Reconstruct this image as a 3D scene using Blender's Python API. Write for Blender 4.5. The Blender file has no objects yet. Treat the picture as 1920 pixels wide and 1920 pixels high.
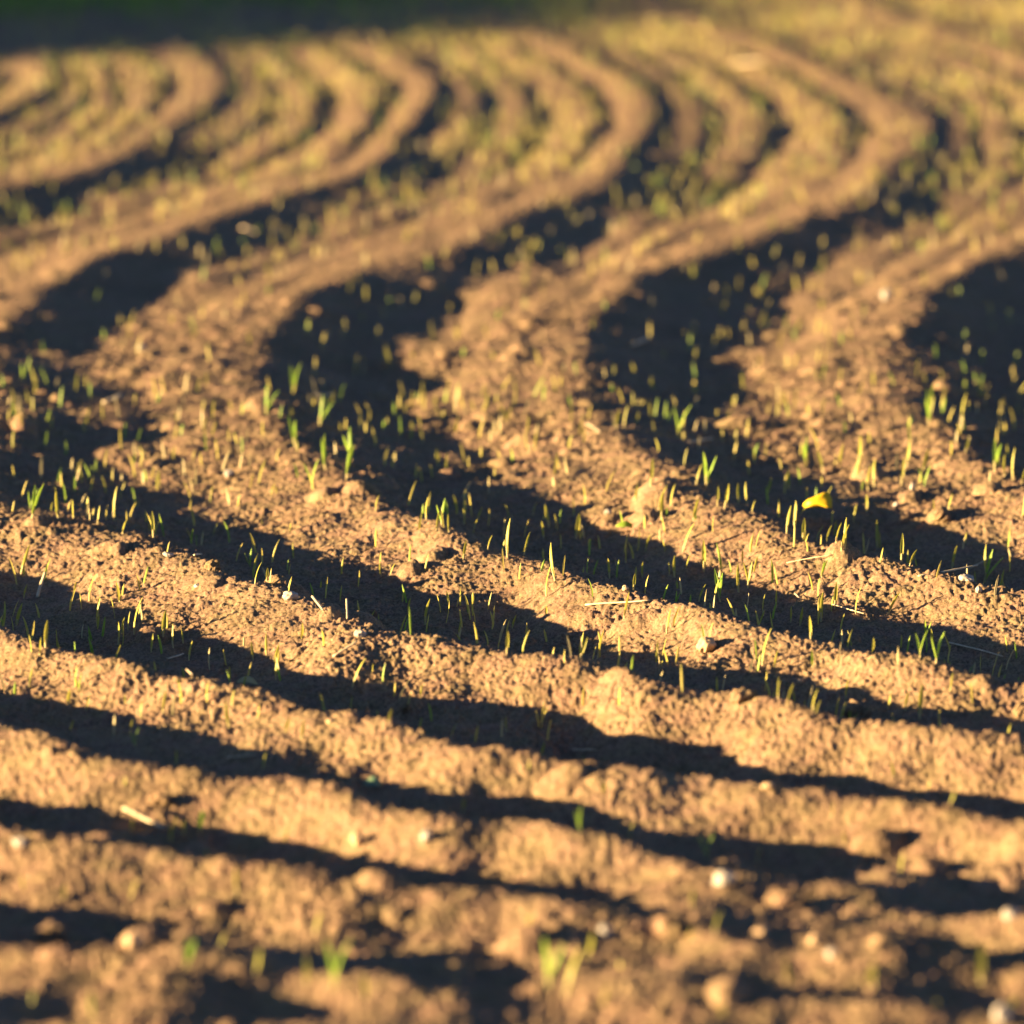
import bpy, math, random
import numpy as np
from mathutils import Vector, Matrix, Euler

random.seed(7)
rng = np.random.default_rng(11)
scene = bpy.context.scene
C = scene.collection

# ------------------------------------------------------------------ camera
CAM_H = 1.70            # above the ridge tops
FPX = 12000.0           # focal length in pixels of the 1920 px photograph
PITCH = math.atan(1910.0 / FPX)
cam_d = bpy.data.cameras.new('camera')
cam = bpy.data.objects.new('camera', cam_d)
C.objects.link(cam)
cam.location = (0, 0, CAM_H)
cam.rotation_euler = (math.radians(90) - PITCH, 0, 0)
cam_d.sensor_width = 36.0
cam_d.lens = FPX / 1920.0 * 36.0
cam_d.clip_start = 0.1
cam_d.clip_end = 3000
cam_d.dof.use_dof = True
cam_d.dof.focus_distance = 10.05
cam_d.dof.aperture_fstop = 3.5
scene.camera = cam

# ------------------------------------------------------------------ light
SUN_EL = math.radians(6.7)
LDIR = np.array([0.985, 0.1725])            # way the sunlight travels over the ground
world = bpy.data.worlds.new('World')
scene.world = world
world.use_nodes = True
nt = world.node_tree
sky = nt.nodes.new('ShaderNodeTexSky')
sky.sky_type = 'NISHITA'
sky.sun_disc = False
sky.dust_density = 0.2
sky.air_density = 0.8
sky.ozone_density = 3.0
sky.sun_elevation = SUN_EL
sky.sun_rotation = math.atan2(-LDIR[0], -LDIR[1])
nt.nodes['Background'].inputs[1].default_value = 0.05
tint = nt.nodes.new('ShaderNodeMix'); tint.data_type = 'RGBA'; tint.blend_type = 'MULTIPLY'
tint.inputs[0].default_value = 1.0; tint.inputs[7].default_value = (0.70, 0.61, 0.70, 1)
nt.links.new(sky.outputs[0], tint.inputs[6])
nt.links.new(tint.outputs[2], nt.nodes['Background'].inputs[0])
sun_d = bpy.data.lights.new('sun', 'SUN')
sun_d.energy = 5.0
sun_d.angle = math.radians(0.5)
sun_d.color = (1.0, 0.71, 0.37)
sun = bpy.data.objects.new('sun', sun_d)
C.objects.link(sun)
sdir = Vector((LDIR[0] * math.cos(SUN_EL), LDIR[1] * math.cos(SUN_EL), -math.sin(SUN_EL)))
sun.rotation_euler = sdir.to_track_quat('-Z', 'Y').to_euler()
sun.location = (-8, -6, 6)
scene.view_settings.view_transform = 'Standard'
scene.view_settings.look = 'None'
scene.view_settings.exposure = 2.72
scene.view_settings.gamma = 1.0
scene.cycles.max_bounces = 6
scene.cycles.diffuse_bounces = 1
scene.cycles.use_denoising = True

# ------------------------------------------------------------------ helpers
def tag(o, label=None, cat=None, group=None, kind=None):
    if label: o['label'] = label
    if cat: o['category'] = cat
    if group: o['group'] = group
    if kind: o['kind'] = kind
    return o

def mesh_from(name, verts, faces, mat=None, smooth=True):
    me = bpy.data.meshes.new(name)
    me.from_pydata([tuple(v) for v in verts], [], faces)
    if mat: me.materials.append(mat)
    if smooth:
        me.polygons.foreach_set('use_smooth', [True] * len(me.polygons))
    me.update()
    return me

def fast_mesh(name, V, Q, mat, smooth=True):
    me = bpy.data.meshes.new(name)
    me.vertices.add(len(V))
    me.vertices.foreach_set('co', np.ascontiguousarray(V, dtype=np.float32).ravel())
    k = Q.shape[1]
    me.loops.add(Q.size)
    me.loops.foreach_set('vertex_index', np.ascontiguousarray(Q, dtype=np.int32).ravel())
    me.polygons.add(len(Q))
    me.polygons.foreach_set('loop_start', np.arange(0, Q.size, k, dtype=np.int32))
    me.polygons.foreach_set('loop_total', np.full(len(Q), k, dtype=np.int32))
    me.polygons.foreach_set('use_smooth', np.full(len(Q), smooth, dtype=bool))
    me.materials.append(mat)
    me.update(calc_edges=True)
    me.validate()
    return me

def link(name, me, parent=None):
    o = bpy.data.objects.new(name, me)
    C.objects.link(o)
    if parent: o.parent = parent
    return o

# ------------------------------------------------------------------ furrow lines (crest of every ridge, surveyed)
# index -> polyline of crest points, as sight lines (1920 px photograph) onto the crest level z = 0
RIDGES = {
 0: [(-400,360),(-200,280),(0,212),(60,180),(98,140),(70,105),(20,80),(-60,50)],
 1: [(-720,740),(-640,620),(-300,450),(-120,385),(0,350),(80,335),(170,315),(250,280),(340,222),(400,185),(418,155),(380,112),(320,80),(240,50),(120,15)],
 2: [(0,600),(70,555),(150,498),(240,465),(330,440),(420,400),(500,372),(600,352),(690,318),(760,245),(802,205),(822,165),(780,120),(700,84),(600,50),(480,15)],
 3: [(480,680),(498,630),(550,570),(620,532),(700,498),(850,470),(900,440),(950,402),(1060,368),(1130,345),(1165,290),(1200,250),(1228,212),(1210,170),(1140,125),(1050,85),(940,45),(820,10)],
 4: [(1085,660),(1098,605),(1150,560),(1200,522),(1260,492),(1340,468),(1430,440),(1500,412),(1600,380),(1640,340),(1670,305),(1730,265),(1752,232),(1700,200),(1610,155),(1500,105),(1380,60),(1230,15)],
 5: [(1676,655),(1682,610),(1712,572),(1780,532),(1830,492),(1920,460),(2010,425),(2090,380),(2160,330),(2230,290),(2250,262),(2180,220),(2060,160),(1900,100),(1740,50),(1600,5)],
}
RIDGES[6] = [(2270,655),(2278,610),(2310,572),(2380,532),(2440,492),(2560,440),(2680,380),(2750,310),(2740,270),(2640,210),(2500,150)]
RIDGES[7] = [(2865,655),(2875,610),(2910,572),(2990,532),(3060,480),(3180,400),(3240,320),(3200,260)]
HOOK = {
 2: [(-60,650),(-115,710),(-120,780),(-80,870),(0,945),(120,975),(250,1015),(400,1075),(550,1130),(700,1183),(830,1202),(1000,1238),(1130,1248),(1250,1285),(1390,1305),(1500,1335),(1660,1357),(1920,1390)],
 3: [(480,720),(492,760),(525,810),(600,862),(645,908),(700,948),(760,975),(830,1000),(900,1035),(1000,1053),(1100,1088),(1210,1122),(1285,1140),(1375,1175),(1460,1195),(1560,1208),(1635,1230),(1785,1260),(1920,1278),(2200,1320)],
 4: [(1080,700),(1098,750),(1150,810),(1190,850),(1260,900),(1350,957),(1420,975),(1490,1018),(1570,1042),(1640,1063),(1740,1084),(1860,1105),(1920,1112),(2150,1150)],
 6: [(2270,690),(2290,740),(2350,815),(2420,880),(2600,980),(2800,1060)],
 7: [(2865,690),(2885,740),(2950,815),(3050,900),(3300,1000)],
 5: [(1675,690),(1688,730),(1740,800),(1800,852),(1850,880),(1920,912),(2050,970),(2250,1020)],
 1: [(-730,800),(-660,940),(-400,1060),(-200,1125),(0,1180),(90,1212),(175,1225),(300,1262),(475,1305),(565,1338),(700,1357),(780,1380),(875,1412),(960,1414),(1085,1435),(1245,1457),(1385,1470),(1580,1492),(1750,1525),(1920,1555),(2200,1590)],
 0: [(-300,1290),(0,1360),(75,1377),(175,1405),(300,1437),(450,1463),(575,1477),(650,1490),(800,1525),(870,1543),(960,1545),(1060,1572),(1210,1580),(1330,1620),(1410,1638),(1535,1650),(1635,1665),(1735,1705),(1920,1735),(2200,1780)],
 -1:[(-300,1500),(0,1560),(125,1582),(325,1602),(425,1622),(600,1645),(700,1663),(800,1670),(960,1677),(1060,1708),(1245,1728),(1360,1758),(1460,1778),(1610,1792),(1920,1812),(2200,1850)],
 -2:[(-300,1715),(0,1762),(200,1792),(400,1812),(560,1830),(800,1850),(1100,1845),(1300,1862),(1600,1885),(1920,1915)],
 -3:[(0,1895),(400,1930),(900,1965),(1500,1990),(1920,2030)],
}
pts = []
for D in (RIDGES, HOOK):
    for k, pl in D.items():
        for (a, b) in zip(pl[:-1], pl[1:]):
            n = max(1, int(math.hypot(b[0]-a[0], b[1]-a[1]) / 45))
            for i in range(n):
                t = i / n
                pts.append((a[0]+(b[0]-a[0])*t, a[1]+(b[1]-a[1])*t, k))
        pts.append((pl[-1][0], pl[-1][1], k))
pts = np.array(pts, float)
S = 500.0
def tps_k(r2):
    return 0.5 * r2 * np.log(r2 + 1e-12)
P = pts[:, :2] / S
n = len(P)
K = tps_k(((P[:, None] - P[None]) ** 2).sum(-1)) + np.eye(n) * 0.006
A_ = np.zeros((n+3, n+3)); A_[:n, :n] = K
A_[:n, n] = 1; A_[:n, n+1:] = P; A_[n, :n] = 1; A_[n+1:, :n] = P.T
W = np.linalg.solve(A_, np.concatenate([pts[:, 2], [0, 0, 0]]))
GX0, GX1, GY0, GY1, GN = -3000., 5000., -500., 3600., 12.5
gxs = np.arange(GX0, GX1+GN, GN); gys = np.arange(GY0, GY1+GN, GN)
GPH = np.empty((len(gys), len(gxs)))
for j, gy in enumerate(gys):
    q = np.stack([gxs, np.full_like(gxs, gy)], 1) / S
    GPH[j] = tps_k(((q[:, None] - P[None]) ** 2).sum(-1)) @ W[:n] + W[n] + q @ W[n+1:]
# local |gradient| per metre comes from differencing the phase itself
CT, ST = math.cos(PITCH), math.sin(PITCH)
def sight(X, Y, Z=0.0):
    d = Y*CT + (CAM_H - Z)*ST
    return 960 + FPX * X / d, 960 - FPX * (Y*ST - (CAM_H - Z)*CT) / d
def phase(X, Y):
    px, py = sight(X, np.maximum(Y, 0.6))
    fx = np.clip((px-GX0)/GN, 0, len(gxs)-1.001); fy = np.clip((py-GY0)/GN, 0, len(gys)-1.001)
    i = fx.astype(int); j = fy.astype(int); u = fx-i; v = fy-j
    return (GPH[j, i]*(1-u)*(1-v) + GPH[j, i+1]*u*(1-v) + GPH[j+1, i]*(1-u)*v + GPH[j+1, i+1]*u*v)

# ------------------------------------------------------------------ noise
TN = 256
_g = rng.uniform(0, 2*np.pi, (TN, TN)); GXN, GYN = np.cos(_g), np.sin(_g)
def perlin(x, y, off=0):
    x = x + off*17.37; y = y + off*9.71
    xi = np.floor(x).astype(np.int64); yi = np.floor(y).astype(np.int64)
    fx = x-xi; fy = y-yi
    u = fx*fx*fx*(fx*(fx*6-15)+10); v = fy*fy*fy*(fy*(fy*6-15)+10)
    def g(ix, iy, dx, dy):
        a = (ix+off*31) % TN; b = (iy+off*57) % TN
        return GXN[a, b]*dx + GYN[a, b]*dy
    n00 = g(xi, yi, fx, fy); n10 = g(xi+1, yi, fx-1, fy)
    n01 = g(xi, yi+1, fx, fy-1); n11 = g(xi+1, yi+1, fx-1, fy-1)
    return 1.5*((n00*(1-u)+n10*u)*(1-v) + (n01*(1-u)+n11*u)*v)
R1, R2, R3, R4 = [rng.random((TN, TN)) for _ in range(4)]
def clods(x, y, cell, prob, off=0):
    """domes of random size, one per lattice cell: the lumps of a harrowed soil"""
    x = x/cell + off*3.3; y = y/cell + off*5.1
    xi = np.floor(x).astype(np.int64); yi = np.floor(y).astype(np.int64)
    h = np.zeros_like(x)
    for dx in (-1, 0, 1):
        for dy in (-1, 0, 1):
            a = (xi+dx+off*41) % TN; b = (yi+dy+off*23) % TN
            cx = xi+dx+R1[a, b]; cy = yi+dy+R2[a, b]
            r = np.where(R4[a, b] < prob, 0.25+0.5*R3[a, b]**2, 0.0)
            ex = 0.75+0.6*R4[(a+9) % TN, b]
            d2 = ((x-cx)*ex)**2 + ((y-cy)/ex)**2
            dd = np.sqrt(np.maximum(r*r-d2, 0))
            h = np.maximum(h, dd)
    return h*cell
def smooth(e0, e1, x):
    t = np.clip((x-e0)/(e1-e0), 0, 1); return t*t*(3-2*t)

def flat_spot(px, py, z=-0.05):
    dx = (px-960)/FPX; dy = -(py-960)/FPX
    t = (z-CAM_H)/(-ST+dy*CT)
    return dx*t, (CT+dy*ST)*t
# low mounds on the furrow floors that catch the light
MOUNDS = [(*flat_spot(px, py), mr, mh) for px, py, mr, mh in (
    (60, 760, .15, .045), (170, 820, .15, .042), (60, 850, .12, .035), (270, 650, .17, .040), (170, 720, .13, .028), (310, 740, .13, .03), (300, 555, .13, .028), (820, 690, .13, .040), (760, 650, .06, .012),
    (920, 620, .11, .022), (850, 800, .12, .030), (1450, 700, .12, .030), (1470, 590, .12, .022), (1430, 840, .13, .028),
    (1010, 560, .13, .022), (1860, 720, .10, .024), (330, 880, .12, .016), (1340, 1430, .08, .028), (640, 1275, .05, .02), (1240, 1650, .06, -.02))]
def height(X, Y, detail=True):
    X = np.asarray(X, float); Y = np.asarray(Y, float)
    wob = 0.035*perlin(X*3.3, Y*2.4, 1) + 0.016*perlin(X*9, Y*8, 2)
    ph = phase(X, Y)
    e = 0.02
    gx = (phase(X+e, Y)-phase(X-e, Y))/(2*e); gy = (phase(X, Y+e)-phase(X, Y-e))/(2*e)
    gm = np.sqrt(gx*gx+gy*gy)+1e-6
    sp = np.clip(1.0/gm, 0.12, 0.75)
    far = smooth(16.0, 17.4, Y)
    nearest = 1-smooth(7.3, 8.1, Y)
    amp = (0.038-0.014*far+0.016*smooth(13.4, 14.6, Y)*(1-smooth(16.2, 17.2, Y))+0.040*(1-smooth(13.4, 14.8, Y))+0.000*(1-smooth(10.8, 12.3, Y))+0.085*(1-smooth(8.8, 11.6, Y))-0.080*nearest)*sp*(1+0.30*perlin(X*1.7, Y*1.1, 3)+0.20*perlin(X*5, Y*4, 4))
    p = ph + wob/sp*0.65
    # the ridges lean: a short steep side away from the sun, a long gentle side towards it
    skew = 0.06+0.06*smooth(11.5, 14.0, Y)
    q = p + skew*(0.5-0.5*np.cos(2*np.pi*p))
    c = 0.5+0.5*np.cos(2*np.pi*q)
    calm = 1-0.75*smooth(12.3, 14.5, Y)
    prof = c**(1.35+0.95*(1-smooth(9.5, 12.0, Y))+0.8*smooth(12.5, 14.5, Y))
    gl = np.abs(gx*LDIR[0]+gy*LDIR[1])/gm          # height added where rows run along the light, to widen their shadow bands
    amp = amp*(1+(np.clip(0.80/np.maximum(gl, 0.3), 1.0, 1.3)-1)*smooth(11.8, 13.0, Y))
    z = 0.80*amp*(prof-1)*(1-0.25*far)
    mamp = (0.0014+0.0034*far)*(1+0.6*perlin(X*1.3, Y*0.7, 5))
    z += mamp*(sp/0.6)*np.cos(2*np.pi*(4*p+0.18*(0.5-0.5*np.cos(8*np.pi*p))))
    z += calm*(0.005+0.006*(1-smooth(9.5, 12, Y)))*perlin(X*7, Y*6, 6)
    z += 0.020*nearest*perlin(X*5.5, Y*3.5, 15)
    for mx, my, mr, mh in MOUNDS: z += 0.62*mh*np.exp(-((X-mx)**2+((Y-my)*0.45)**2)/(1.3*mr*mr))
    z += calm*0.0034*perlin(X*19, Y*19, 7)
    if detail:
        fine = 1-0.65*smooth(12.0, 15.0, Y)
        z += 0.0026*np.abs(perlin(X*48, Y*48, 8))
        cl = clods(X, Y, 0.050, 0.10, 1)*0.55
        c2 = clods(X, Y, 0.018, 0.35, 2)*0.6
        c3 = clods(X, Y, 0.0070, 0.85, 3)*0.70
        c4 = clods(X, Y, 0.0050, 0.9, 4)*0.65
        mod = 0.35+0.9*smooth(-0.25, 0.45, perlin(X*4, Y*4, 9))
        z += fine*np.maximum(cl*mod, np.maximum(c2*(0.1+mod*0.6), c3*(0.4+0.6*mod)))+c4
        z += 0.0016*perlin(X*170, Y*170, 10)
    return z

# ------------------------------------------------------------------ materials
def new_mat(name):
    m = bpy.data.materials.new(name); m.use_nodes = True
    return m, m.node_tree.nodes, m.node_tree.links, m.node_tree.nodes['Principled BSDF']

def ramp(N, L, src, stops):
    r = N.new('ShaderNodeValToRGB')
    el = r.color_ramp.elements
    el[0].position, el[0].color = stops[0][0], (*stops[0][1], 1)
    el[1].position, el[1].color = stops[-1][0], (*stops[-1][1], 1)
    for p_, c_ in stops[1:-1]:
        e_ = el.new(p_); e_.color = (*c_, 1)
    L.new(src, r.inputs[0]); return r.outputs[0]

def noise(N, L, co, scale, detail=4, rough=0.6):
    t = N.new('ShaderNodeTexNoise'); t.inputs['Scale'].default_value = scale
    t.inputs['Detail'].default_value = detail; t.inputs['Roughness'].default_value = rough
    L.new(co, t.inputs['Vector']); return t.outputs['Fac']

def mixc(N, L, f, a, b, mode='MIX'):
    m = N.new('ShaderNodeMix'); m.data_type = 'RGBA'; m.blend_type = mode
    for s_, v_ in ((m.inputs[0], f), (m.inputs[6], a), (m.inputs[7], b)):
        if isinstance(v_, (int, float)): s_.default_value = v_
        elif isinstance(v_, tuple): s_.default_value = (*v_, 1)
        else: L.new(v_, s_)
    return m.outputs[2]

SOIL, N, L, B = new_mat('harrowed_soil')
geo = N.new('ShaderNodeNewGeometry')
co = geo.outputs['Position']
c1 = ramp(N, L, noise(N, L, co, 3.0, 5), [(0.3, (0.220, 0.150, 0.090)), (0.7, (0.295, 0.204, 0.125))])
c2 = ramp(N, L, noise(N, L, co, 60, 5, 0.7), [(0.30, (0.62, 0.60, 0.56)), (0.5, (1, 1, 1)), (0.72, (1.22, 1.2, 1.16))])
c3 = ramp(N, L, noise(N, L, co, 230, 3, 0.7), [(0.28, (0.45, 0.42, 0.38)), (0.50, (1, 1, 1)), (0.72, (1.5, 1.46, 1.42))])
c4 = ramp(N, L, noise(N, L, co, 22, 4, 0.6), [(0.35, (1.06, 0.96, 0.98)), (0.65, (0.98, 1.03, 0.86))])
col = mixc(N, L, 1.0, c1, c2, 'MULTIPLY'); col = mixc(N, L, 1.0, col, c3, 'MULTIPLY'); col = mixc(N, L, 1.0, col, c4, 'MULTIPLY')
L.new(col, B.inputs['Base Color'])
B.inputs['Roughness'].default_value = 0.95
B.inputs['Specular IOR Level'].default_value = 0.15
bp = N.new('ShaderNodeBump'); bp.inputs['Strength'].default_value = 0.9; bp.inputs['Distance'].default_value = 0.004
L.new(noise(N, L, co, 320, 4, 0.7), bp.inputs['Height']); L.new(bp.outputs[0], B.inputs['Normal'])

def simple(name, c0, c1_, scale, rough=0.8, transl=0.0, bump=0.0, rand=False):
    m, N, L, B = new_mat(name)
    tc = N.new('ShaderNodeTexCoord')
    src = noise(N, L, tc.outputs['Object'], scale, 4)
    cc = ramp(N, L, src, [(0.3, c0), (0.7, c1_)])
    L.new(cc, B.inputs['Base Color'])
    B.inputs['Roughness'].default_value = rough
    B.inputs['Specular IOR Level'].default_value = 0.3
    if bump:
        b = N.new('ShaderNodeBump'); b.inputs['Strength'].default_value = bump; b.inputs['Distance'].default_value = 0.001
        L.new(src, b.inputs['Height']); L.new(b.outputs[0], B.inputs['Normal'])
    if transl:
        tr = N.new('ShaderNodeBsdfTranslucent'); L.new(cc, tr.inputs['Color'])
        mx = N.new('ShaderNodeMixShader'); mx.inputs[0].default_value = transl
        L.new(B.outputs[0], mx.inputs[1]); L.new(tr.outputs[0], mx.inputs[2])
        L.new(mx.outputs[0], N['Material Output'].inputs['Surface'])
    return m

BLADE = simple('sprout_blade', (0.36, 0.36, 0.05), (0.54, 0.47, 0.09), 60, 0.45, 0.4)
BLADE_G = simple('green_blade', (0.20, 0.36, 0.04), (0.42, 0.52, 0.07), 60, 0.45, 0.4)
BLADE_Y = simple('yellowed_blade', (0.50, 0.44, 0.08), (0.68, 0.56, 0.14), 60, 0.45, 0.45)
BLADE_P = simple('pale_sheath', (0.50, 0.42, 0.18), (0.66, 0.54, 0.26), 60, 0.5, 0.3)
GRASS = simple('verge_grass', (0.12, 0.22, 0.04), (0.22, 0.34, 0.07), 4, 0.6, 0.3)
STONE_W = simple('white_stone', (0.26, 0.22, 0.17), (0.42, 0.37, 0.30), 90, 0.6, 0, 0.4)
STONE_T = simple('tan_stone', (0.36, 0.24, 0.13), (0.52, 0.36, 0.20), 90, 0.8, 0, 0.5)
STRAW = simple('straw', (0.48, 0.37, 0.21), (0.68, 0.55, 0.34), 120, 0.5, 0.1, 0.4)
LEAF_Y = simple('yellow_leaf', (0.78, 0.50, 0.02), (0.90, 0.66, 0.03), 50, 0.45, 0.35)
CLOD = SOIL
HEDGE = simple('hedge_leaf', (0.03, 0.07, 0.015), (0.07, 0.12, 0.03), 2, 0.6, 0.2)
BARK = simple('bark', (0.10, 0.075, 0.05), (0.20, 0.15, 0.10), 12, 0.9, 0, 0.8)

# ------------------------------------------------------------------ field soil: one sheet, finer where it is near and sharp
def spread(a, b, s0, s1, g=1.08):
    """values from a to b with steps growing from s0 to s1"""
    out = [a]; s = s0
    while out[-1] < b:
        out.append(out[-1]+s); s = min(s*g, s1)
    return out
TD = 0.000215*(1 if QUALITY else 2) if 'QUALITY' in globals() else 0.00024
core = np.arange(-0.096, 0.096, TD)
side = np.array(spread(0.096, 1.35, TD*1.3, 0.03, 1.012))
th = np.concatenate([-side[::-1], core, side])
rr = [6.4]
while rr[-1] < 24.0:
    r_ = rr[-1]
    f_ = 0.00050 + 0.0011*max(0, abs(math.log(r_/10.0))-0.12)
    rr.append(r_*(1+f_))
near = [6.4]; s_ = 0.008
while near[-1] > 1.2:
    near.append(near[-1]-s_); s_ = min(s_*1.05, 0.05)
farr = [rr[-1]]; s_ = 0.04
while farr[-1] < 400:
    farr.append(farr[-1]+s_); s_ = s_*1.06
r = np.concatenate([np.array(near[::-1][:-1]), np.array(rr), np.array(farr[1:])])
Rg, Tg = np.meshgrid(r, th, indexing='ij')
X = Rg*np.sin(Tg); Y = Rg*np.cos(Tg)
Z = np.empty_like(X)
for i0 in range(0, len(r), 200):
    Z[i0:i0+200] = height(X[i0:i0+200], Y[i0:i0+200])
fade = 1-smooth(28, 60, Rg)
Z = Z*fade - 0.05*(1-fade)
nr, nth = X.shape
idx = np.arange(nr*nth).reshape(nr, nth)
Q = np.stack([idx[:-1, :-1], idx[:-1, 1:], idx[1:, 1:], idx[1:, :-1]], -1).reshape(-1, 4)
Q = Q[:, ::-1]
print('field verts', nr*nth)
soil = link('field_soil', fast_mesh('field_soil', np.stack([X, Y, Z], -1).reshape(-1, 3), Q, SOIL))
tag(soil, kind='structure')
del X, Y, Z, Rg, Tg, Q, idx

def hz(x, y, detail=False):
    return float(height(np.array([x]), np.array([y]), detail)[0])

_tt = np.arange(6.3, 26, 0.01)
def spot(px, py):
    """where the sight line through a photo pixel meets the soil"""
    dx = (px-960)/FPX; dy = -(py-960)/FPX
    d = np.array([dx, CT+dy*ST, -ST+dy*CT])
    x = d[0]*_tt; y = d[1]*_tt; z = CAM_H+d[2]*_tt
    h = height(x, y)
    k = np.argmax(h > z)
    return float(x[k]), float(y[k]), float(h[k])

def facing(yaw, axis_up=(0, 0, 1)):
    return yaw

# ------------------------------------------------------------------ sprouts
def blade_geo(h, w, lean, yaw, curl, base=(0, 0, 0), segs=4, tip=0.15):
    """a folded young leaf blade: tapering V strip that bends over"""
    V = []; F = []
    cy, sy = math.cos(yaw), math.sin(yaw)
    for i in range(segs+1):
        t = i/segs
        off = lean*t*h + curl*t*t*h
        z = h*t*(1-0.15*abs(curl)*t)
        ww = w*(0.75+0.6*t-1.25*max(0, t-0.45)**1.3*1.6) if i < segs else w*tip
        ww = max(ww, w*tip)
        for s_, fold in ((-1, 0), (0, 1), (1, 0)):
            lx = s_*ww*0.5; ly = off - fold*ww*0.28
            V.append((base[0]+lx*cy-ly*sy, base[1]+lx*sy+ly*cy, base[2]+z))
    for i in range(segs):
        for k in range(2):
            a = i*3+k
            F.append((a, a+1, a+4, a+3))
    return V, F

def sheath_geo(h, r0):
    V = []; F = []
    for i, (z, rr_) in enumerate(((-0.012, r0), (h*0.5, r0*0.95), (h, r0*0.7))):
        for k in range(6):
            a = k*math.pi/3
            V.append((rr_*math.cos(a), rr_*math.sin(a), z))
    for i in range(2):
        for k in range(6):
            F.append((i*6+k, i*6+(k+1) % 6, i*6+6+(k+1) % 6, i*6+6+k))
    return V, F

def join_geo(parts):
    V = []; F = []
    for v, f in parts:
        o = len(V); V += v; F += [tuple(i+o for i in q) for q in f]
    return V, F

G_SPROUT = 'young cereal sprouts standing in the soil'
def sprout_proto(kind, sd):
    """an Empty with sheath and one child per blade"""
    rnd = random.Random(sd)
    root = bpy.data.objects.new('cereal_sprout', None); C.objects.link(root)
    root.empty_display_size = 0.01
    H = {'single': rnd.uniform(0.030, 0.042), 'short': rnd.uniform(0.018, 0.026),
         'double': rnd.uniform(0.034, 0.046), 'tall': rnd.uniform(0.055, 0.07)}[kind]
    v, f = sheath_geo(H*0.35, 0.0011)
    link('sheath', mesh_from('sheath', v, f, BLADE_P), root)
    nb = {'single': 1, 'short': 1, 'double': 2, 'tall': 3}[kind]
    m = {'single': BLADE, 'short': BLADE, 'double': BLADE_G, 'tall': BLADE_G}[kind]
    y0 = rnd.uniform(0, 6.28)
    for i in range(nb):
        hh = H*(1, 0.78, 0.6)[i]
        lean = rnd.uniform(-0.05, 0.12) + (0, 0.35, 0.3)[i]
        v, f = blade_geo(hh*0.85, rnd.uniform(0.0036, 0.0046), lean, y0+i*2.6, rnd.uniform(-0.1, 0.25), (0, 0, H*0.15))
        link('blade', mesh_from('blade', v, f, m), root)
    return root, H

LABELS = {
 'single': 'thin single-bladed pale yellow-green cereal sprout standing in bare soil',
 'short': 'very short stubby cereal sprout just breaking through the soil',
 'double': 'two-bladed green cereal sprout with a split tip in bare soil',
 'tall': 'tall bright green cereal sprout with three spreading blades in bare soil'}
PROTOS = {}
for kd in LABELS:
    PROTOS[kd] = [sprout_proto(kd, 100*len(kd)+i) for i in range(5)]
USED = set()
def put_sprout(kd, x, y, z, sc, yaw, tilt, label=None):
    root, H = random.choice(PROTOS[kd])
    if root.name not in USED:
        USED.add(root.name); o = root
    else:
        o = root.copy(); C.objects.link(o)
        for ch in root.children:
            c = ch.copy(); C.objects.link(c); c.parent = o
    o.location = (x, y, z); o.scale = (sc, sc, sc)
    o.rotation_euler = (tilt[0], tilt[1], yaw)
    tag(o, label or LABELS[kd], 'sprout', None if label else G_SPROUT)
    return o

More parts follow.
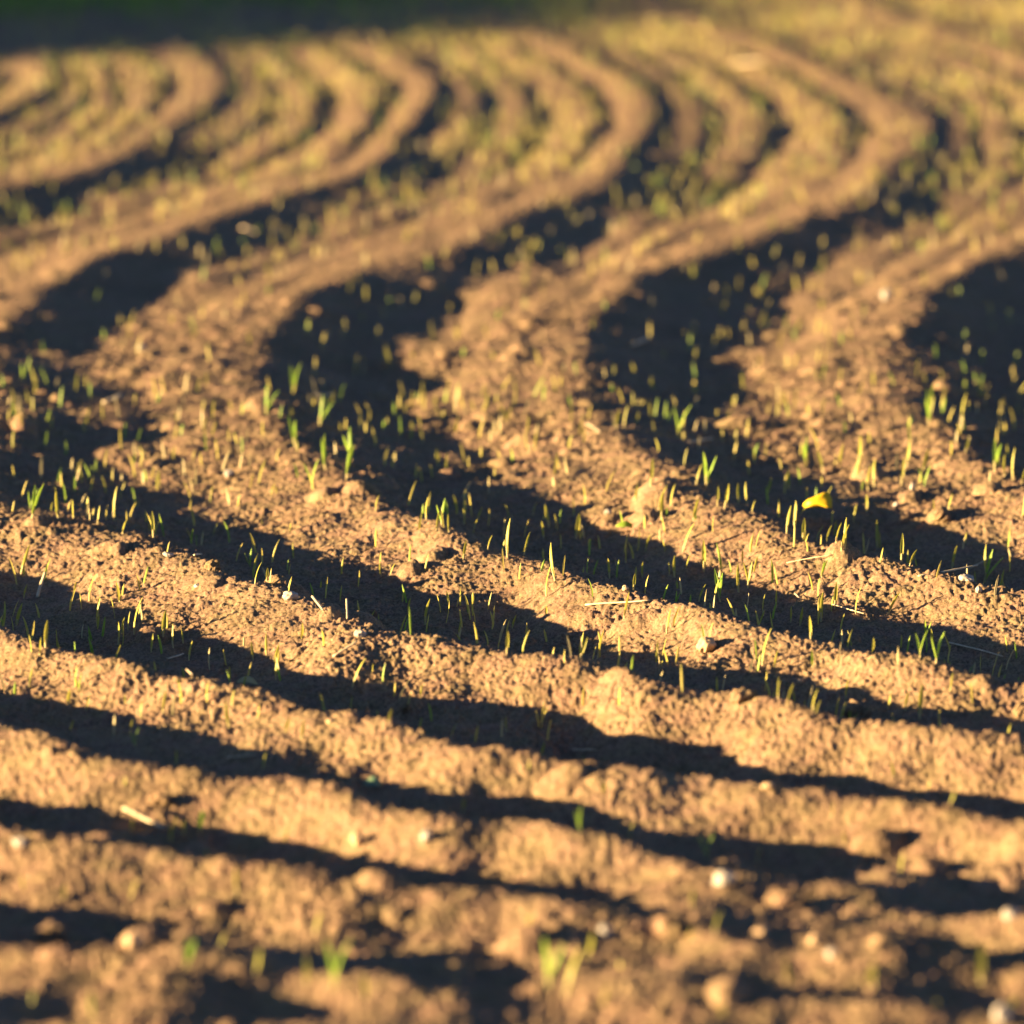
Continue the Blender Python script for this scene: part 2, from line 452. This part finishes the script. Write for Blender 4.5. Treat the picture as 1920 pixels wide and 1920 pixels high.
# sprouts surveyed one by one (foot of each, photo pixels; height in pixels)
SURVEY = [
 (38,1080,50,'s'),(30,1175,55,'s'),(85,1215,60,'s'),(75,1235,28,'h'),(168,1130,60,'s'),(182,1180,45,'s'),(225,1130,40,'h'),(228,1190,40,'s'),(252,1195,60,'s'),(183,1158,40,'s'),
 (288,1010,55,'s'),(60,975,90,'d'),(110,975,55,'s'),(138,972,30,'h'),(183,985,40,'s'),(215,980,55,'s'),(230,1000,30,'h'),(165,960,30,'h'),
 (478,1098,38,'s'),(500,1095,35,'s'),(542,1115,30,'h'),(305,1195,60,'s'),(222,1210,45,'h'),(283,1225,40,'s'),(325,1215,50,'s'),(475,1240,40,'s'),(500,1235,38,'s'),(515,1248,48,'s'),
 (432,1275,25,'h'),(565,1200,30,'h'),(660,1295,50,'s'),(715,1080,30,'s'),(730,1085,25,'s'),(712,1060,30,'s'),(765,1150,35,'s'),(797,1175,60,'s'),(842,1140,35,'s'),(887,1135,25,'h'),(860,1195,40,'s'),(950,1230,45,'s'),
 (705,960,35,'s'),(800,975,45,'s'),(828,985,50,'d'),(842,1000,35,'s'),(870,985,30,'h'),(895,975,30,'s'),(915,1035,35,'s'),(952,1045,60,'s'),(818,1000,40,'s'),(868,1050,40,'s'),(585,915,50,'d'),(650,900,80,'d'),(660,870,60,'d'),(555,840,60,'d'),(610,880,60,'d'),(500,780,60,'d'),(550,740,60,'d'),(600,800,60,'d'),
 (982,1040,45,'s'),(1030,990,45,'h'),(1020,1008,30,'h'),(1045,995,30,'h'),(1143,1085,38,'s'),(1173,1058,30,'h'),(1188,1105,42,'s'),(1205,1085,38,'s'),(1265,1085,45,'s'),(1255,1080,25,'h'),(1320,1075,60,'s'),(1350,1130,60,'d'),(1385,1115,55,'s'),(1402,1105,55,'s'),(1310,1130,45,'s'),(1340,1140,60,'s'),(1432,1155,45,'s'),(1455,1140,35,'s'),(1482,1170,35,'s'),(1500,1175,30,'h'),(1250,1190,40,'s'),(1170,1160,50,'s'),(1430,1250,60,'s'),(1452,1255,40,'s'),(1540,1165,60,'s'),(1565,1145,50,'s'),(1520,1200,45,'s'),(1575,1195,35,'s'),(1605,1155,45,'s'),(1665,1155,55,'s'),(1752,1225,45,'s'),(1635,1225,30,'h'),(1725,1235,50,'d'),(1755,1245,60,'d'),
 (1285,1068,25,'h'),(1280,1035,50,'s'),(1210,1035,40,'s'),(1025,1120,55,'s'),(1120,1235,55,'s'),(1085,1240,50,'s'),(1240,975,50,'s'),(1080,1010,60,'s'),(1042,1090,60,'s'),(1220,920,60,'s'),(1235,960,60,'s'),(1258,950,45,'s'),(1305,910,35,'s'),(1345,950,40,'s'),(1358,955,50,'s'),(1402,945,35,'s'),(1385,945,40,'s'),(1410,960,25,'s'),(1325,915,60,'d'),(1300,980,50,'s'),
 (1475,1005,45,'s'),(1490,995,60,'s'),(1505,1015,50,'s'),(1530,1015,40,'s'),(1550,1020,40,'s'),(1568,1018,45,'s'),(1578,1040,70,'s'),(1585,1035,50,'s'),(1550,935,30,'s'),(1625,960,35,'s'),(1645,1030,45,'s'),(1690,1055,60,'s'),(1705,1060,45,'s'),(1650,1060,35,'s'),(1785,1070,50,'s'),(1845,1095,70,'d'),(1850,1085,50,'s'),(1600,980,30,'s'),(1628,920,60,'s'),(1640,915,45,'s'),(1690,910,55,'s'),(1700,880,60,'s'),(1730,890,50,'s'),(1510,870,50,'d'),(1545,890,45,'s'),(1575,880,60,'s'),(1610,870,55,'s'),(1480,920,45,'s'),(1560,985,30,'s'),(1740,790,60,'s'),(1865,885,60,'d'),(1900,905,50,'s'),(1885,895,45,'s'),(1915,910,40,'s'),(1805,800,50,'s'),(1810,850,30,'s'),(1270,820,60,'d'),(1155,805,45,'s'),(1170,800,35,'s'),
 (150,1300,35,'d'),(160,1335,35,'s'),(305,1340,45,'s'),(235,1325,25,'s'),(128,1325,35,'h'),(265,1350,30,'s'),(245,1370,25,'s'),(430,1370,50,'s'),(435,1330,35,'s'),(565,1390,40,'s'),(535,1375,40,'s'),(728,1355,35,'s'),(765,1345,30,'s'),(790,1310,30,'s'),(845,1385,35,'s'),(950,1375,35,'s'),(492,1445,30,'s'),(868,1525,35,'s'),(1090,1560,45,'G'),(1325,1612,45,'G'),(1420,1620,35,'s'),(1585,1585,35,'s'),(1460,1310,30,'s'),(1475,1325,45,'s'),(1525,1335,50,'s'),(1530,1340,35,'s'),(1585,1320,45,'s'),(1665,1330,35,'s'),(1697,1335,45,'s'),(1724,1350,65,'s'),(1780,1515,35,'s'),(1740,1490,30,'s'),(990,1450,25,'s'),(960,1180,35,'s'),
 (320,1580,40,'s'),(330,1560,30,'s'),(375,1565,45,'d'),(345,1570,35,'s'),(535,1580,35,'s'),(445,1680,60,'s'),(350,1820,60,'G'),(625,1860,90,'G'),(575,1850,60,'s'),(1030,1860,90,'G'),(1060,1870,80,'s'),(1130,1890,50,'s'),(1840,1850,80,'s'),(1625,1860,55,'s'),(120,1690,35,'s'),(480,1830,60,'s'),(245,1690,40,'s'),(1340,1750,50,'s'),(1290,1770,40,'s'),(1480,1860,60,'s'),(1640,1870,40,'s'),(60,1900,50,'s'),(1560,1540,35,'s'),(1100,1800,60,'s'),
]
SPECIAL = {
 (1755,1245): 'low cereal sprout splayed flat beside the right edge furrow',
 (1090,1560): 'bright green short sprout in the dark furrow below the centre',
 (1325,1612): 'bright green short sprout left above the big white stone',
 (625,1860): 'tallest blurred green sprout in the near dark furrow, left of centre',
 (350,1820): 'blurred bluish green sprout in the near furrow at lower left',
 (1030,1860): 'blurred bright green sprout near the bottom edge right of centre',
 (1724,1350): 'thick upright sprout in front of the dark furrow at right, tallest of its row',
 (1578,1040): 'tall pale sprout in the small cluster right below the yellow leaf',
 (650,900): 'broad green sprout at the foot of the left hook of shadow',
 (1270,820): 'branching green sprout at the foot of the middle hook of shadow',
 (305,1340): 'bright green sprout in the dark furrow at the lower left',
}
count = 0
SP_XY = []
# the tall forked one in the right hook of shadow
x, y, z = spot(1742, 800)
put_sprout('tall', x, y, z-0.004, 1.35, 0.3, (0, 0.0), 'tall forked green sprout at the foot of the right hook of shadow'); SP_XY.append((x, y)); count += 1
for (px, py, hp, kd) in SURVEY:
    x, y, z = spot(px, py)
    d = math.hypot(y, CAM_H)
    H = hp*d/FPX*1.12
    kind = {'s': 'single', 'h': 'short', 'd': 'double', 'G': 'double'}[kd]
    base = {'single': 0.036, 'short': 0.022, 'double': 0.040}[kind]
    put_sprout(kind, x, y, z-0.003, max(0.55, min(1.6, H/base)), random.uniform(-0.8, 0.8)-0.4,
               (random.uniform(-0.1, 0.1), random.gauss(0.02, 0.14)), SPECIAL.get((px, py)))
    SP_XY.append((x, y)); count += 1
tries = 0
while count < 298 and tries < 4000:
    tries += 1
    y = random.uniform(6.9, 11.2); x = random.uniform(-0.088, 0.088)*y
    p = phase(np.array([x]), np.array([y]))[0] % 1.0
    if abs(p-0.5) > 0.33 and random.random() < 0.8: continue
    if y < 9.0 and random.random() < 0.55: continue
    if min((x-a)**2+(y-b)**2 for a, b in SP_XY) < 0.0012: continue
    kind = random.choices(['single', 'short', 'double'], [6, 3, 1.2])[0]
    put_sprout(kind, x, y, hz(x, y, True)-0.004, random.uniform(0.7, 1.1), random.uniform(-1, 1),
               (random.uniform(-0.12, 0.12), random.gauss(0.02, 0.16)))
    SP_XY.append((x, y)); count += 1
print('individual sprouts', count)
for kd in PROTOS:                       # a pattern that was never planted is taken away again
    for root, H in PROTOS[kd]:
        if root.name not in USED:
            for ch in list(root.children): bpy.data.objects.remove(ch)
            bpy.data.objects.remove(root)

# all further sprouts of the field, beyond counting: one object per sort of growth
def blade_field(name, n_, sampler, hrange, wrange, mats, lean=0.25):
    xs, ys = sampler(n_)
    n_ = len(xs)
    zs = height(xs, ys) - 0.003
    h = rng.uniform(*hrange, n_)*(0.8+0.4*rng.random(n_)); w = rng.uniform(*wrange, n_)
    yaw = rng.uniform(-1.2, 1.2, n_)-0.4
    la = rng.normal(0, lean, n_); lb = rng.normal(0.03, lean*0.6, n_); cu = rng.normal(0, 0.15, n_)
    V = np.empty((n_, 12, 3))
    cy, sy = np.cos(yaw), np.sin(yaw)
    for i, (t, wf) in enumerate(((0, 0.6), (0.4, 1.0), (0.75, 0.85), (1.0, 0.15))):
        for k, s_ in enumerate((-1, 0, 1)):
            lx = s_*w*wf*0.5; ly = -(1-abs(s_))*w*wf*0.3
            V[:, i*3+k, 0] = xs+lx*cy-ly*sy+(lb*t+cu*t*t)*h
            V[:, i*3+k, 1] = ys+lx*sy+ly*cy+la*t*h
            V[:, i*3+k, 2] = zs+h*t
    f = []
    for i in range(3):
        for k in range(2):
            a = i*3+k; f.append((a, a+1, a+4, a+3))
    F = (np.arange(n_)[:, None, None]*12 + np.array(f)[None]).reshape(-1, 4)
    me = fast_mesh(name, V.reshape(-1, 3), F, mats[0])
    for m_ in mats[1:]: me.materials.append(m_)
    mi = np.repeat(rng.integers(0, len(mats), n_), 6)
    me.polygons.foreach_set('material_index', mi.astype(np.int32))
    return link(name, me)

def samp_field(n_):
    xs = []; ys = []; tot = 0
    while tot < n_:
        m = 40000
        y = 6.0+ (30.0-6.0)*rng.random(m)**0.9
        x = rng.uniform(-0.30, 0.30, m)*y
        inview = np.abs(x) < 0.086*y
        near_keep = ~(inview & (y < 11.2) & (y > 6.8) & (rng.random(m) < 0.25+0.75*(y < 8.9)))
        dens = 0.20+0.80*smooth(12.8, 17, y)+0.8*(1-smooth(11.9, 12.9, y))+0.9*smooth(18.5, 21, y)
        p = phase(x, y) % 1.0
        fur = np.where(np.abs(p-0.5) < 0.30, 1.0, 0.38)
        patch = 0.45+0.75*smooth(-0.25, 0.35, perlin(x*2.2, y*1.6, 12))
        keep = near_keep & (rng.random(m) < dens*fur*patch*(y/30)*0.5) & (y > 6.4)
        xs.append(x[keep]); ys.append(y[keep]); tot += keep.sum()
    return np.concatenate(xs)[:n_], np.concatenate(ys)[:n_]
o = blade_field('distant_sprouts', 56000, samp_field, (0.022, 0.040), (0.0028, 0.0042), [BLADE, BLADE_Y, BLADE_Y, BLADE_P, BLADE_Y, BLADE_G], 0.16)
tag(o, 'thin yellow-green cereal sprouts covering the blurred ridges farther off', 'sprouts', kind='stuff')

def samp_verge(n_):
    y = rng.uniform(20.3, 27, n_*3); x = rng.uniform(-6, 9, n_*3)
    edge = 20.9 + 0.25*perlin(x*1.1, y*0.5, 14) + 0.55*(x+1.5)
    k = (rng.random(n_*3) < smooth(-0.5, 0.7, y-edge))
    return x[k][:n_], y[k][:n_]
o = blade_field('verge_grass', 42000, samp_verge, (0.05, 0.13), (0.004, 0.007), [GRASS, GRASS, BLADE_G], 0.35)
tag(o, 'blurred green grass of the field margin along the top edge', 'grass', kind='stuff')

# ------------------------------------------------------------------ stones
def stone_mesh(name, sx, sy, sz, mat, sd, rough=0.18, flat=0.0):
    import bmesh
    bm = bmesh.new()
    bmesh.ops.create_icosphere(bm, subdivisions=4, radius=1.0)
    rnd = np.random.default_rng(sd)
    cuts = rnd.normal(size=(9, 3)); cuts /= np.linalg.norm(cuts, axis=1)[:, None]
    lim = rnd.uniform(0.68, 0.95, 9)
    o1 = rnd.uniform(0, 50)
    for v in bm.verts:
        p = np.array(v.co)
        for c_, l_ in zip(cuts, lim):
            dd = p @ c_
            if dd > l_: p = p-c_*(dd-l_)*0.85
        nn = float(perlin(np.array([p[0]*2.2+o1]), np.array([p[1]*2.2+p[2]*1.7]), 3)[0])
        n2 = float(perlin(np.array([p[0]*7+o1]), np.array([p[1]*7+p[2]*5]), 4)[0])
        p = p*(1+rough*nn+rough*0.35*n2)
        v.co = (p[0]*sx, p[1]*sy, p[2]*sz)
    me = bpy.data.meshes.new(name); bm.to_mesh(me); bm.free()
    me.materials.append(mat)
    me.polygons.foreach_set('use_smooth', [True]*len(me.polygons))
    return me
# (px, py of the middle, width px, height px, material, label)
STONES = [
 (1810,1083,38,22,'w','whitish round pebble on the ridge at the right edge'),
 (1357,1645,52,36,'w','big blurred white stone on the ridge at the lower right'),
 (1895,1710,42,26,'w','blurred white stone near the lower right corner'),
 (1136,1745,30,34,'w','blurred white stone standing on the near ridge below centre'),
 (38,1578,40,24,'w','blurred pale stone on the near ridge at the left edge'),
 (675,1188,28,18,'w','cream pebble on the sharp ridge in the middle left'),
 (545,1117,34,24,'w','angular pale clod-like stone on the crest, middle left'),
 (1325,1205,42,38,'t','round tan stone half buried in the ridge right of centre'),
 (1172,1103,16,14,'t','small round brown pebble on the crest right of centre'),
 (1680,945,13,13,'w','small white pebble to the right of the yellow leaf'),
 (1711,911,12,18,'w','small upright white chip above the pebble by the yellow leaf'),
 (430,885,24,18,'w','white pebble on the bend of the left ridge'),
 (1663,552,26,24,'w','blurred white pebble above the right hook of shadow'),
 (1140,958,16,12,'w','small pale pebble on the slope left of the yellow leaf'),
 (620,1352,20,14,'t','tan pebble sunk in the ridge at the lower left'),
 (670,1570,36,34,'t','blurred round tan stone on the near ridge, left of centre'),
 (800,1568,24,30,'w','blurred pale upright stone on the near ridge below the centre'),
 (250,1760,44,44,'t','blurred round tan lump beside the dark hole at lower left'),
 (1560,1785,28,22,'w','blurred pale stone in the near furrow at lower right'),
 (1425,1745,40,26,'t','larger blurred tan stone in the near furrow at lower right'),
 (1525,1760,26,26,'t','smaller blurred tan stone in the near furrow at lower right'),
 (1835,1112,14,16,'w','tiny white chip just below the pebble at the right edge'),
 (1880,1900,44,50,'w','blurred pink-white stone in the bottom right corner'),
 (265,650,20,16,'w','blurred pale pebble between the two left hooks of shadow'),
 (1440,1475,30,16,'t','flat blurred tan stone on the ridge, lower right'),
 (315,1040,26,12,'w','cream chip on the crest of the left ridge'),
 (370,1098,18,10,'w','flat cream flake on the crest left of the cream pebble'),
 (1500,1278,18,12,'t','small tan pebble on the ridge below the long right furrow'),
]
for i, (px, py, w, h, m, lb) in enumerate(STONES):
    x, y, z = spot(px, py+h*0.45)
    d = math.hypot(y, CAM_H); mpp = d/FPX
    sx = w*mpp*0.43; sz = h*mpp*0.46
    me = stone_mesh('stone', sx, (sx+sz)*0.5, sz, STONE_W if m == 'w' else STONE_T, 50+i)
    o = link('stone', me); o.location = (x, y+sz*0.3, z+sz*0.55)
    o.rotation_euler = (0, random.uniform(-0.2, 0.2), random.uniform(-0.5, 0.5))
    tag(o, lb, 'stone', 'stones lying on the ridges')

# ------------------------------------------------------------------ lumps of soil on the crests
CLODS = [
 (400,1062,26,22,'crumbly brown clod jutting up from the left crest'),
 (1610,1335,55,36,'large brown clod at the brink of the right-hand furrow'),
 (1765,975,34,24,'brown clod with a dark hollow to the right of the yellow leaf'),
 (1470,1690,60,34,'blurred brown clod in the near furrow at lower right'),
 (1920,1330,40,34,'brown clod at the right edge beside the dark furrow'),
 (300,1500,40,26,'small blurred clod below the lower left furrow'),
 (760,1330,22,14,'low clod on the crest below the centre left'),
 (1395,1306,44,26,'rounded clod on the crest left of the largest clod'),
 (700,1150,16,12,'small crumb lying in the dark furrow, middle left'),
 (90,1755,60,40,'blurred clod on the near ridge in the lower left corner'),
 (1260,1740,60,44,'blurred rounded clod on the near ridge right of centre'),
]
for i, (px, py, w, h, lb) in enumerate(CLODS):
    x, y, z = spot(px, py+h*0.3)
    mpp = math.hypot(y, CAM_H)/FPX
    sx = w*mpp*0.55; sz = h*mpp*0.6
    o = link('soil_clod', stone_mesh('soil_clod', sx, sx*0.8, sz, CLOD, 300+i, 0.42))
    o.location = (x, y, z+sz*0.25); o.rotation_euler = (0, 0, random.uniform(0, 3))
    tag(o, lb, 'clod', 'clods of soil on the ridges')

# ------------------------------------------------------------------ straw
def straw_mesh(Ln, r0, bend, sd, flat=0.6):
    V = []; F = []; n_ = 10; k_ = 8
    rnd = random.Random(sd)
    for i in range(n_+1):
        t = i/n_; xx = (t-0.5)*Ln
        yy = bend*Ln*math.sin(t*math.pi); zz = 0.003*Ln*math.sin(t*7+sd)
        node = 1+0.35*math.exp(-((t-0.62)/0.03)**2)
        rr_ = r0*node*(1-0.25*t)
        for k in range(k_):
            a = 2*math.pi*k/k_
            V.append((xx, yy+rr_*math.cos(a), zz+flat*rr_*math.sin(a)))
    for i in range(n_):
        for k in range(k_):
            F.append((i*k_+k, i*k_+(k+1) % k_, (i+1)*k_+(k+1) % k_, (i+1)*k_+k))
    F.append(tuple(range(k_))[::-1]); F.append(tuple(range(n_*k_, n_*k_+k_)))
    return mesh_from('straw_stalk', V, F, STRAW)
STRAWS = [  # end points in photo px, thickness px, height of the two ends above the soil, label
 (1098,1141,1218,1133,7,0.004,0.004,'long pale straw lying flat on the crest near the centre'),
 (1722,1088,1796,1038,7,0.003,0.022,'thick straw sticking up beside the whitish pebble at right'),
 (1815,1072,1845,1058,4,0.004,0.012,'thin brown stalk just behind the whitish pebble at right'),
 (586,1128,606,1155,6,0.020,0.003,'short pale straw poking up from the middle left crest'),
 (365,1048,394,1028,6,0.004,0.006,'short grey straw in the shaded furrow at left'),
 (625,1240,670,1215,6,0.004,0.010,'straw lying aslant on the slope left of centre'),
 (232,1528,280,1600,11,0.018,0.004,'thick blurred straw leaning over the near furrow at lower left'),
 (1490,1120,1500,1130,4,0.004,0.004,'tiny straw bit in the shade right of centre'),
 (1185,650,1215,640,7,0.004,0.004,'short pale straw in the middle hook of shadow'),
 (1290,835,1330,800,6,0.004,0.014,'bent stalk in front of the middle hook of shadow'),
 (1780,1215,1880,1235,5,0.004,0.004,'long thin straw along the furrow at the right'),
 (1475,1060,1560,1050,3,0.004,0.004,'hair-thin straw across the furrow below the yellow leaf'),
 (590,745,625,735,7,0.004,0.006,'blurred straw among the sprouts at the left hook of shadow'),
 (195,760,235,735,9,0.006,0.012,'broad blurred straw lying on the slope at the left edge'),
 (455,430,480,440,8,0.006,0.006,'blurred pale straw on the far slope left of centre'),
 (500,440,540,445,7,0.006,0.006,'second blurred straw right beside the one on the far slope'),
 (1380,120,1440,135,12,0.008,0.008,'blurred pale straw on the farthest rows at upper right'),
 (650,1135,651,1165,4,0.022,0.002,'thin upright stubble stem in the middle left furrow'),
 (70,1125,85,1085,7,0.004,0.030,'pale stubble stalk leaning up at the left edge'),
 (315,1240,350,1208,5,0.004,0.008,'slim straw in the furrow at lower left of the crest'),
 (1560,1145,1620,1160,4,0.004,0.004,'thin straw on the rim of the right-hand furrow'),
 (425,1428,480,1424,4,0.004,0.004,'faint straw lying in the lower left furrow'),
 (1075,1420,1120,1412,4,0.004,0.004,'thin straw in the narrow lower furrow near the centre'),
 (1100,800,1125,815,6,0.004,0.004,'little straw on the bend of the middle ridge'),
 (360,1270,372,1250,5,0.004,0.012,'short straw stub standing on the lower left crest'),
]
for i, (x0, y0, x1, y1, th_, z0, z1, lb) in enumerate(STRAWS):
    a = Vector(spot(x0, y0+ (z0-0.004)*900)); b = Vector(spot(x1, y1+(z1-0.004)*900))
    if abs(b.y-a.y) > 0.14: b.y = a.y+math.copysign(0.05, b.y-a.y); b.z = max(hz(b.x, b.y, True), a.z-0.01)
    a.z += z0; b.z += z1
    d = b-a; mpp = math.hypot(a.y, CAM_H)/FPX
    o = link('straw', straw_mesh(d.length, th_*mpp*0.5, random.uniform(-0.015, 0.015), i))
    o.location = (a+b)/2
    o.rotation_euler = d.to_track_quat('X', 'Z').to_euler()
    tag(o, lb, 'straw', 'bits of straw on the soil')

# ------------------------------------------------------------------ yellow leaf, caught on a sprout
x, y, z = spot(1527, 985)
mpp = math.hypot(y, CAM_H)/FPX
leaf = bpy.data.objects.new('fallen_leaf', None); C.objects.link(leaf)
leaf.empty_display_size = 0.01
leaf.location = (x, y, z+0.010); leaf.rotation_euler = (0, 0, -0.7); leaf.scale = (1.08, 1.08, 0.88)
# outline in the photo plane, px, relative to (1525, 960); curled round a middle rib
OUT = [(-21,-3),(-17,-9),(-10,-16),(-5,-18),(2,-26),(7,-27),(11,-20),(14,-17),(19,-7),(25,-1),(15,0),(9,-3),(2,-1),(-6,-3),(-13,0)]
V = [(0.0, 0.006, 0.028)]
for (u, v) in OUT: V.append((u*mpp*1.25, 0.006+0.012*math.sin(u*0.12)+0.0006*(-v)*0.6, 0.021-v*mpp*1.25))
V[0] = (0.0, -0.004, 0.021+12*mpp)
nO = len(OUT)
F = [(0, 1+i, 1+(i+1) % nO) for i in range(nO)]
me = mesh_from('leaf_blade', V, F, LEAF_Y)
lb_o = link('leaf_blade', me, leaf)
sm = lb_o.modifiers.new('s', 'SUBSURF'); sm.levels = sm.render_levels = 1
so = lb_o.modifiers.new('t', 'SOLIDIFY'); so.thickness = 0.0006
V, F = [], []
for i in range(7):
    t = i/6
    cx = -20*mpp-16*mpp*t; cz = 0.021+4*mpp-(28*mpp)*t; cyy = 0.006-0.01*t
    for k in range(6):
        a = k*math.pi/3; V.append((cx+0.0009*math.cos(a), cyy+0.0009*math.sin(a), cz))
for i in range(6):
    for k in range(6): F.append((i*6+k, i*6+(k+1) % 6, i*6+6+(k+1) % 6, i*6+6+k))
link('leaf_stalk', mesh_from('leaf_stalk', V, F, BLADE), leaf)
tag(leaf, 'bright yellow curled fallen leaf propped over a sprout in the shaded furrow', 'leaf')

# a green leaf scrap and two seedlings of weeds
def leaf_scrap(px, py, w, h, mat, lb, name='leaf_scrap'):
    x, y, z = spot(px, py); mpp = math.hypot(y, CAM_H)/FPX
    V = []; F = []; n_ = 8
    for i in range(n_+1):
        t = i/n_; ww = math.sin(math.pi*min(1, t*0.95+0.04))**0.7
        for s_ in (-1, 0, 1):
            V.append(((t-0.5)*w*mpp, s_*ww*h*mpp*0.5, 0.003+0.006*math.sin(t*3)+abs(s_)*ww*0.004))
    for i in range(n_):
        for k in range(2): a = i*3+k; F.append((a, a+3, a+4, a+1))
    o = link(name, mesh_from(name, V, F, mat)); o.location = (x, y, z+0.002)
    o.rotation_euler = (0.7, 0.15, 0.1)
    md = o.modifiers.new('t', 'SOLIDIFY'); md.thickness = 0.0005
    tag(o, lb, 'leaf')
TEAL = simple('dull_green_leaf', (0.16, 0.28, 0.16), (0.24, 0.36, 0.22), 40, 0.5, 0.3)
leaf_scrap(1172, 997, 36, 14, BLADE_G, 'flat yellow-green leaf scrap on the slope above the centre furrow')
leaf_scrap(700, 1478, 34, 22, TEAL, 'dull grey-green leaf scrap in the dark lower left furrow')
leaf_scrap(463, 1288, 40, 16, BLADE_P, 'pale folded leaf scrap with green tip on the lower left crest')

# ------------------------------------------------------------------ hedge beside the field (its shadow falls over the far left corner)
def hedge():
    root = bpy.data.objects.new('field_hedge', None); C.objects.link(root)
    # shadow edge on the soil: through (-1.54, 19.2) along the light
    E = np.array([-1.54, 19.35]); ax = np.array([-LDIR[1], LDIR[0]])
    base = E - LDIR*13.0
    Ln = 13.0; n_ = 90000
    s = rng.random(n_)*Ln; wv = rng.normal(0, 0.45, n_); top = 1.46+0.05*perlin(s*0.9, s*0+3, 5)+0.26*np.minimum(s, 1.0)+0.015*s
    hgt = rng.random(n_)**0.8*top
    sgap = 0.15*perlin(hgt*1.4, hgt*0, 6)
    s = np.maximum(s, 0.0+sgap)
    cx = base[0]+ax[0]*s+LDIR[0]*wv; cy = base[1]+ax[1]*s+LDIR[1]*wv
    V = np.empty((n_, 4, 3)); a = rng.normal(size=(n_, 3)); a /= np.linalg.norm(a, axis=1)[:, None]
    b = np.cross(a, rng.normal(size=(n_, 3))); b /= np.linalg.norm(b, axis=1)[:, None]
    sz = rng.uniform(0.05, 0.10, n_)[:, None]
    c = np.stack([cx, cy, hgt], 1)
    V[:, 0] = c-a*sz; V[:, 1] = c+b*sz*0.6; V[:, 2] = c+a*sz; V[:, 3] = c-b*sz*0.6
    F = np.arange(n_*4).reshape(-1, 4)
    link('foliage', fast_mesh('foliage', V.reshape(-1, 3), F, HEDGE, False), root)
    for i in range(12):
        t = 0.6+i*1.05; p0 = base+ax*t
        v = []; f = []
        for j in range(6):
            zz = -0.1+j*0.32; rr_ = 0.06*(1-j*0.14)
            ox, oy = 0.12*math.sin(j*1.3+i), 0.12*math.cos(j*1.7+i*2)
            for k in range(8):
                q = k*math.pi/4; v.append((p0[0]+ox+rr_*math.cos(q), p0[1]+oy+rr_*math.sin(q), zz))
        for j in range(5):
            for k in range(8): f.append((j*8+k, j*8+(k+1) % 8, j*8+8+(k+1) % 8, j*8+8+k))
        link('trunk', mesh_from('trunk', v, f, BARK), root)
    tag(root, 'dense leafy hedge along the left side of the field casting the far shade', 'hedge')
hedge()
